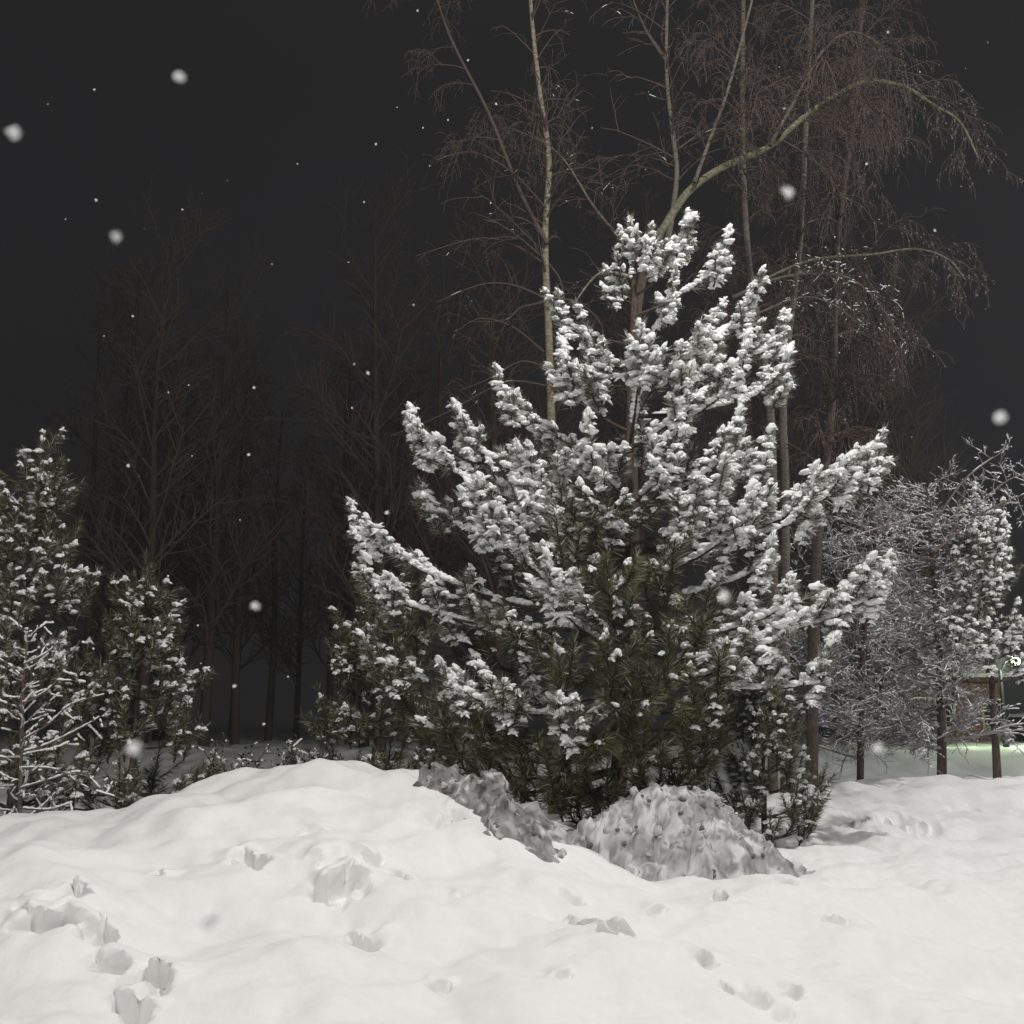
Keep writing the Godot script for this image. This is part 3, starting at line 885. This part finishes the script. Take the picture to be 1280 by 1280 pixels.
# ---------------------------------------------------------------- things of the park
func street_lamp(at: Vector3, height: float, out: Vector3, energy: float, color: Color, label: String, glow: float) -> void:
	var o := thing("street_lamp", at, label, "street lamp", "park street lamps")
	var g := Geo.new()
	g.tube(PackedVector3Array([Vector3(0, -0.3, 0), Vector3(0, 0.7, 0), Vector3(0, 0.72, 0), Vector3(0, height, 0)]), PackedFloat32Array([0.085, 0.085, 0.06, 0.045]), 12, Color.WHITE)
	part("pole", g, M.pole, o)
	g = Geo.new()
	g.tube(PackedVector3Array([Vector3(0, height - 0.1, 0), out * 0.4 + Vector3(0, height + 0.2, 0), out + Vector3(0, height + 0.28, 0)]), PackedFloat32Array([0.03, 0.028, 0.028]), 8, Color.WHITE)
	part("arm", g, M.pole, o)
	g = Geo.new()
	var hp := out + Vector3(0, height + 0.3, 0)
	g.box(hp + Vector3(0, 0.05, 0), Vector3(0.36, 0.07, 0.36))
	g.box(hp + Vector3(0, 0.11, 0), Vector3(0.24, 0.05, 0.24))
	part("head", g, M.pole, o)
	g = Geo.new()
	var rng := RandomNumberGenerator.new()
	rng.seed = 1
	g.blob(hp - Vector3(0, 0.11, 0), Basis.from_scale(Vector3(0.13, 0.11, 0.13)), ICO, rng, 0.0, Color.WHITE)
	var m := plain(Color(0.9, 0.9, 0.88), 0.4)
	m.emission_enabled = true
	m.emission = color
	m.emission_energy_multiplier = glow
	part("lamp_globe", g, m, o)
	var l := OmniLight3D.new()
	l.name = "lamp_light"
	l.light_energy = energy
	l.light_color = color
	l.light_size = 0.12
	l.omni_range = 120.0
	l.omni_attenuation = 2.0
	l.shadow_enabled = true
	o.add_child(l)
	l.position = hp - Vector3(0, 0.11, 0)

func build_park() -> void:
	# the lamp that shines through the right-hand branches
	var b := P(1258, 935, 31.0)
	b.y = ground_y(b.x, b.z)
	var top := P(1258, 836, 31.0).y
	street_lamp(b, top - b.y, Vector3(0.3, 0, 0.35), 12.0, Color(0.9, 1.0, 0.82), "lit street lamp on a dark pole showing through branches at right", 14.0)
	# wooden house behind it
	var h := P(1243, 918, 39.0)
	h.y = ground_y(h.x, h.z)
	var o := thing("wooden_house", h, "red-brown wooden house with pale window behind the right trees", "house")
	var g := Geo.new()
	g.box(Vector3(-1.15, 1.1, -2.0), Vector3(3.2, 2.4, 3.9))
	part("wall", g, M.house, o)
	for k in 16:
		g = Geo.new()
		g.box(Vector3(-2.65 + k * 0.2, 1.1, 0.0), Vector3(0.18, 2.3, 0.05))
		part("board", g, M.house if k % 3 else M.house2, o)
	g = Geo.new()
	var ridge := Vector3(-1.15, 3.6, -2.0)
	g.box(ridge + Vector3(0, -0.6, 1.25), Vector3(3.8, 0.14, 3.2), Color.WHITE, Basis(Vector3.RIGHT, 0.5))
	g.box(ridge + Vector3(0, -0.6, -1.25), Vector3(3.8, 0.14, 3.2), Color.WHITE, Basis(Vector3.RIGHT, -0.5))
	part("roof", g, M.snow, o)
	for wx in [-0.05, -1.7]:
		g = Geo.new()
		g.box(Vector3(wx, 0.95, 0.06), Vector3(0.62, 0.9, 0.04))
		var w := part("window", g, M.pane, o)
		g = Geo.new()
		for q in [[-0.33, 0.95, 0.08, 1.0], [0.33, 0.95, 0.08, 1.0], [0.0, 0.95, 0.05, 0.9]]:
			g.box(Vector3(wx + q[0], q[1], 0.09), Vector3(q[2], q[3], 0.05))
		for y in [0.46, 0.85, 1.44]:
			g.box(Vector3(wx, y, 0.095), Vector3(0.74, 0.07, 0.05))
		part("frame", g, M.trim, w)
	# parked car cut by the right edge
	var c := P(1338, 936, 40.0)
	c.y = ground_y(c.x, c.z)
	build_car(c)

func build_car(at: Vector3) -> void:
	var o := thing("parked_car", at, "dark parked car with snow on its roof at the right edge", "car")
	o.rotation.y = 0.35
	var outline := PackedVector2Array([Vector2(-2.1, 0.32), Vector2(-2.15, 0.7), Vector2(-1.95, 0.86), Vector2(-1.1, 0.95), Vector2(1.25, 0.97), Vector2(2.0, 0.92), Vector2(2.1, 0.6), Vector2(2.05, 0.32)])
	var cabin := PackedVector2Array([Vector2(-1.15, 0.93), Vector2(-0.45, 1.4), Vector2(0.2, 1.46), Vector2(1.0, 1.42), Vector2(1.6, 0.95)])
	part("body", slab(outline, 0.86, 0.1), M.car, o)
	var cb := part("cabin", slab(cabin, 0.72, 0.12), M.pane, o)
	var g := slab(PackedVector2Array([Vector2(-0.55, 1.38), Vector2(-0.4, 1.5), Vector2(0.2, 1.56), Vector2(0.95, 1.52), Vector2(1.1, 1.4)]), 0.7, 0.08)
	part("snow", g, M.snow, cb)
	g = slab(PackedVector2Array([Vector2(-2.0, 0.86), Vector2(-1.9, 0.95), Vector2(-1.2, 1.03), Vector2(-1.1, 0.95)]), 0.78, 0.08)
	part("snow", g, M.snow, o)
	for x in [-1.3, 1.3]:
		for z in [-0.82, 0.82]:
			g = Geo.new()
			g.tube(PackedVector3Array([Vector3(x, 0.32, z - 0.11), Vector3(x, 0.32, z - 0.1), Vector3(x, 0.32, z + 0.1), Vector3(x, 0.32, z + 0.11)]), PackedFloat32Array([0.22, 0.32, 0.32, 0.22]), 18, Color.WHITE)
			var w := part("wheel", g, M.tyre, o)
			g = Geo.new()
			g.tube(PackedVector3Array([Vector3(x, 0.32, z - 0.125), Vector3(x, 0.32, z + 0.125)]), PackedFloat32Array([0.19, 0.19]), 14, Color.WHITE)
			part("rim", g, M.pole, w)
	for z in [-0.62, 0.62]:
		g = Geo.new()
		g.box(Vector3(-2.12, 0.68, z), Vector3(0.08, 0.14, 0.3))
		part("headlight", g, M.trim, o)

func slab(outline: PackedVector2Array, half: float, round_: float) -> Geo:
	# an outline in x and y, drawn out along z with a bevelled rim
	var g := Geo.new()
	var mid := Vector2.ZERO
	for q in outline:
		mid += q / outline.size()
	var n := outline.size()
	var rings := [[-half, 0.9], [-half + round_, 1.0], [half - round_, 1.0], [half, 0.9]]
	for k in 3:
		for i in n:
			var j := (i + 1) % n
			var quad := []
			for s in [[k, i], [k, j], [k + 1, j], [k + 1, i]]:
				var q: Vector2 = mid + (outline[s[1]] - mid) * Vector2(rings[s[0]][1], rings[s[0]][1])
				quad.append(Vector3(q.x, q.y, rings[s[0]][0]))
			face(g, quad, Vector3(mid.x, mid.y, 0))
	for e in [0, 3]:
		for i in n:
			var j := (i + 1) % n
			var a: Vector2 = mid + (outline[i] - mid) * 0.9
			var b: Vector2 = mid + (outline[j] - mid) * 0.9
			face(g, [Vector3(a.x, a.y, rings[e][0]), Vector3(b.x, b.y, rings[e][0]), Vector3(mid.x, mid.y, rings[e][0])], Vector3(mid.x, mid.y, 0))
	return g

func face(g: Geo, q: Array, inside: Vector3) -> void:
	var nn: Vector3 = (q[2] - q[0]).cross(q[1] - q[0]).normalized()
	if nn.dot(q[0] - inside) < 0.0:
		q.reverse()
		nn = -nn
	var k := g.v.size()
	for p in q:
		g.v.append(p)
		g.n.append(nn)
		g.c.append(Color.WHITE)
	for i in q.size() - 2:
		g.ix.append_array([k, k + i + 1, k + i + 2])

# ---------------------------------------------------------------- falling snow
const FLAKES := [  # pixel, metres from the camera, size in metres, label
	[18, 165, 0.39, 0.0061, "bright large snowflake falling near the left edge of the sky"], [224, 96, 0.42, 0.0058, "large snowflake falling high in the upper left sky"], [146, 296, 0.39, 0.0058, "large snowflake falling in the left sky, below the bright one"],
	[168, 935, 0.36, 0.0065, "large snowflake falling before the left pines above the snow bank"], [262, 1150, 0.34, 0.0072, "large snowflake falling before the left snow bank"], [1250, 522, 0.42, 0.0061, "large snowflake falling at right beside the birch twigs"], [985, 240, 0.44, 0.0058, "large snowflake falling before the arching birch limb"],
	[1098, 936, 0.42, 0.0061, "large snowflake falling before the bare larch, above the bank"], [905, 745, 0.47, 0.0058, "large snowflake falling before the pine's lower right branches"], [320, 758, 0.57, 0.0054, "large snowflake falling before the dark wood"]]
const SMALL := [[293, 858, 1.6], [517, 381, 1.8], [360, 846, 2.2], [368, 936, 2.0], [443, 455, 1.7], [118, 112, 1.9], [228, 262, 2.4], [166, 395, 2.2], [86, 575, 2.0], [160, 582, 1.9], [300, 650, 2.2], [340, 330, 2.6], [372, 205, 2.4], [620, 130, 2.0], [470, 180, 2.6], [560, 150, 2.8], [1150, 90, 2.2], [1110, 40, 2.0], [440, 510, 2.6], [60, 130, 2.4], [120, 250, 2.2], [130, 420, 2.8], [240, 570, 2.6], [210, 720, 2.8], [585, 75, 2.4], [1060, 620, 2.6], [740, 160, 3.0], [330, 905, 2.4]]

func build_flakes() -> void:
	var rng := RandomNumberGenerator.new()
	rng.seed = 8
	var kinds := []
	for k in 4:
		var g := Geo.new()
		for i in 8:
			var d := Vector3(rng.randfn(), rng.randfn(), rng.randfn()).normalized()
			var s := rng.randf_range(0.2, 0.36)
			g.blob(d * 0.3 * rng.randf(), Basis(d.cross(Vector3(0.3, 0.8, 0.1)).normalized(), rng.randf() * 3.0) * Basis.from_scale(Vector3(s, s * 0.6, s * 0.8)), ICO, rng, 0.12, Color.WHITE)
		for i in 9:
			var d := Vector3(rng.randfn(), rng.randfn(), rng.randfn()).normalized()
			g.finger(d * 0.12, d, rng.randf_range(0.3, 0.45), 0.06, 0.0, Color.WHITE)
		kinds.append(g.mesh())
	var all := []
	for q in FLAKES:
		all.append([q[0], q[1], q[2], q[3], q[4], "large snowflakes falling near the camera"])
	for q in SMALL:
		all.append([q[0], q[1], q[2], 0.0065, "small snowflake falling in the dark air", "small snowflakes falling in the dark air"])
	for k in 60:
		all.append([rng.randf_range(10, 1270), rng.randf_range(10, 900), rng.randf_range(1.4, 6.0), 0.007, "small snowflake falling in the dark air", "small snowflakes falling in the dark air"])
	var i := 0
	for q in all:
		var o := MeshInstance3D.new()
		o.name = numbered("snowflake")
		o.mesh = kinds[i % 4]
		o.material_override = M.snow
		add_child(o)
		o.position = P(q[0], q[1], q[2])
		o.scale = Vector3(rng.randf_range(0.7, 1.2), rng.randf_range(0.7, 1.2), rng.randf_range(0.7, 1.2)) * q[3] * (1.0 if i < 10 else rng.randf_range(0.45, 1.2))
		o.rotation = Vector3(rng.randf() * 6, rng.randf() * 6, rng.randf() * 6)
		tag(o, q[4], "snowflake", q[5])
		i += 1

# ---------------------------------------------------------------- the scene
func _ready() -> void:
	var cam := Camera3D.new()
	cam.name = "camera"
	cam.position = EYE
	cam.rotation.x = PITCH
	add_child(cam)
	var at := CameraAttributesPhysical.new()
	at.frustum_focal_length = 12.0 / tan(deg_to_rad(25.0))
	at.frustum_focus_distance = 10.0
	at.frustum_near = 0.05
	at.frustum_far = 400.0
	at.exposure_aperture = 7.0
	cam.attributes = at
	cam.fov = 50.0
	cam.near = 0.05
	cam.far = 400.0
	cam.current = true

	var env := Environment.new()
	env.background_mode = Environment.BG_SKY
	var sky := Sky.new()
	var sm := ProceduralSkyMaterial.new()
	sm.sky_top_color = Color(0.008, 0.0082, 0.0092).linear_to_srgb()
	sm.sky_horizon_color = Color(0.0125, 0.0125, 0.0135).linear_to_srgb()
	sm.sky_curve = 0.15
	sm.ground_horizon_color = Color(0.012, 0.012, 0.012).linear_to_srgb()
	sm.ground_bottom_color = Color(0.01, 0.01, 0.01).linear_to_srgb()
	sm.sky_cover = noise_texture(0.006, [[0, 0, 0], [0.0015, 0.0013, 0.0012], [0.004, 0.004, 0.005]], 512, 17)
	sm.sky_cover_modulate = Color(1, 1, 1, 1)
	sky.sky_material = sm
	env.sky = sky
	env.tonemap_mode = Environment.TONE_MAPPER_LINEAR
	env.tonemap_exposure = 1.0
	env.fog_enabled = true
	env.fog_density = 0.0012
	env.fog_light_color = Color(0.9, 0.9, 0.92)
	env.sdfgi_enabled = true
	env.ssao_enabled = true
	env.ssil_enabled = true
	var we := WorldEnvironment.new()
	we.name = "world"
	we.environment = env
	add_child(we)

	make_sphere()
	var snow_n := noise_texture(0.03, [], 512, 3, 3.0)
	M.snow = plain(Color(0.84, 0.84, 0.845), 0.9)
	M.ground = textured(noise_texture(0.012, [[0.79, 0.795, 0.79], [0.86, 0.86, 0.855]], 512, 5), Vector3.ONE * 1.7, snow_n, 0.6, 0.85)
	M.dirty = tinted(0.95)
	M.needles = tinted(0.6, 0.05)
	M.pine_bark = textured(noise_texture(0.02, [[0.03, 0.022, 0.018], [0.07, 0.05, 0.04], [0.11, 0.085, 0.07]], 256, 6), Vector3(6, 1.6, 6), noise_texture(0.03, [], 256, 8, 6.0), 0.8)
	M.birch = textured(noise_texture(0.02, [[0.05, 0.042, 0.035], [0.13, 0.115, 0.08], [0.24, 0.21, 0.15], [0.36, 0.33, 0.25]], 256, 7), Vector3(1.5, 5, 1.5))
	M.birch_dark = textured(noise_texture(0.02, [[0.045, 0.036, 0.032], [0.1, 0.085, 0.07], [0.18, 0.155, 0.125]], 256, 9), Vector3(1.5, 5, 1.5))
	M.birch_moss = textured(noise_texture(0.02, [[0.05, 0.046, 0.03], [0.12, 0.115, 0.075], [0.24, 0.235, 0.17]], 256, 11), Vector3.ONE * 3.0)
	M.twig = plain(Color(0.075, 0.053, 0.044), 0.8)
	M.larch = plain(Color(0.14, 0.11, 0.095), 0.85)
	M.frosted = plain(Color(0.29, 0.275, 0.285), 0.9)
	M.forest_bark = plain(Color(0.06, 0.046, 0.036), 0.9)
	M.forest_twig = plain(Color(0.09, 0.066, 0.05), 0.9)
	M.pole = plain(Color(0.012, 0.012, 0.013), 0.6)
	M.house = plain(Color(0.24, 0.13, 0.1), 0.85)
	M.house2 = plain(Color(0.2, 0.105, 0.08), 0.85)
	M.trim = plain(Color(0.5, 0.46, 0.36), 0.6)
	M.pane = plain(Color(0.02, 0.022, 0.025), 0.08)
	M.car = plain(Color(0.035, 0.035, 0.05), 0.25)
	M.tyre = plain(Color(0.02, 0.02, 0.02), 0.9)

	# the lamp behind the photographer, to the left, that lights the snow
	prepare_land()
	street_lamp(Vector3(5.0, 0.3, -4.4), 11.2, Vector3(-2.3, 0, -0.5), 78.0, Color(1.0, 0.993, 0.972), "tall lit street lamp standing beside the photographer on the right", 20.0)
	street_lamp(Vector3(-4.5, 0.3, 7.5), 8.5, Vector3(0.7, 0, -0.7), 84.0, Color(1.0, 0.993, 0.972), "lit street lamp behind the photographer on the left", 12.0)
	street_lamp(Vector3(13.5, 0.4, -14.0), 8.5, Vector3(-0.8, 0, 0.2), 62.0, Color(1.0, 0.99, 0.985), "lit street lamp standing far to the right beyond the frame", 16.0)
	build_ground()
	var q := P(574, 985, 7.95)
	snow_pile(Vector3(q.x, 0.74, q.z), Vector3(0.78, 0.44, 0.48), -0.5, 0.72, 15, "dark dirty snow pile in shade behind the smooth bank's crest")
	q = P(835, 1060, 8.9)
	snow_pile(Vector3(q.x, 0.37, q.z), Vector3(1.05, 0.62, 0.65), -0.1, 0.42, 28, "pale snow pile flecked with earth at the foot of the pine")
	build_main_pine()
	var b := P(958, 1048, 10.3)
	b.y = ground_y(b.x, b.z)
	pine("small bushy pine flecked with snow at the big pine's right foot", b, 1.62, 0.56, 0.36, 0.7, 41, 8, 6, 140.0, 0.03, 0.45)
	b = P(20, 960, 12.0)
	b.y = ground_y(b.x, b.z)
	pine("snowy pine cut off by the left edge, above the larch sapling", b, P(30, 585, 12.0).y - b.y, 0.95, 0.32, 0.95, 42, 10, 6, 110.0, 0.04, 0.5)
	b = P(165, 980, 12.6)
	b.y = ground_y(b.x, b.z)
	pine("shorter snowy pine with drooping lower branches at left", b, P(172, 735, 12.6).y - b.y, 0.95, 0.3, 0.95, 43, 8, 6, 110.0, 0.03, 0.15)
	b = P(470, 985, 13.6)
	b.y = ground_y(b.x, b.z)
	pine("dark pine with little snow standing behind the main pine's left", b, P(470, 735, 13.6).y - b.y, 1.1, 0.22, 1.0, 44, 8, 6, 100.0, 0.06, 0.2)
	b = P(1248, 965, 16.8)
	b.y = ground_y(b.x, b.z)
	pine("hazy snow-dusted pine at the right edge in front of the lamp", b, P(1245, 640, 16.8).y - b.y, 1.05, 0.6, 1.1, 45, 9, 4, 90.0, 0.34, 0.5)
	build_birches()
	build_larches()
	build_shrubs()
	build_forest()
	build_park()
	build_flakes()
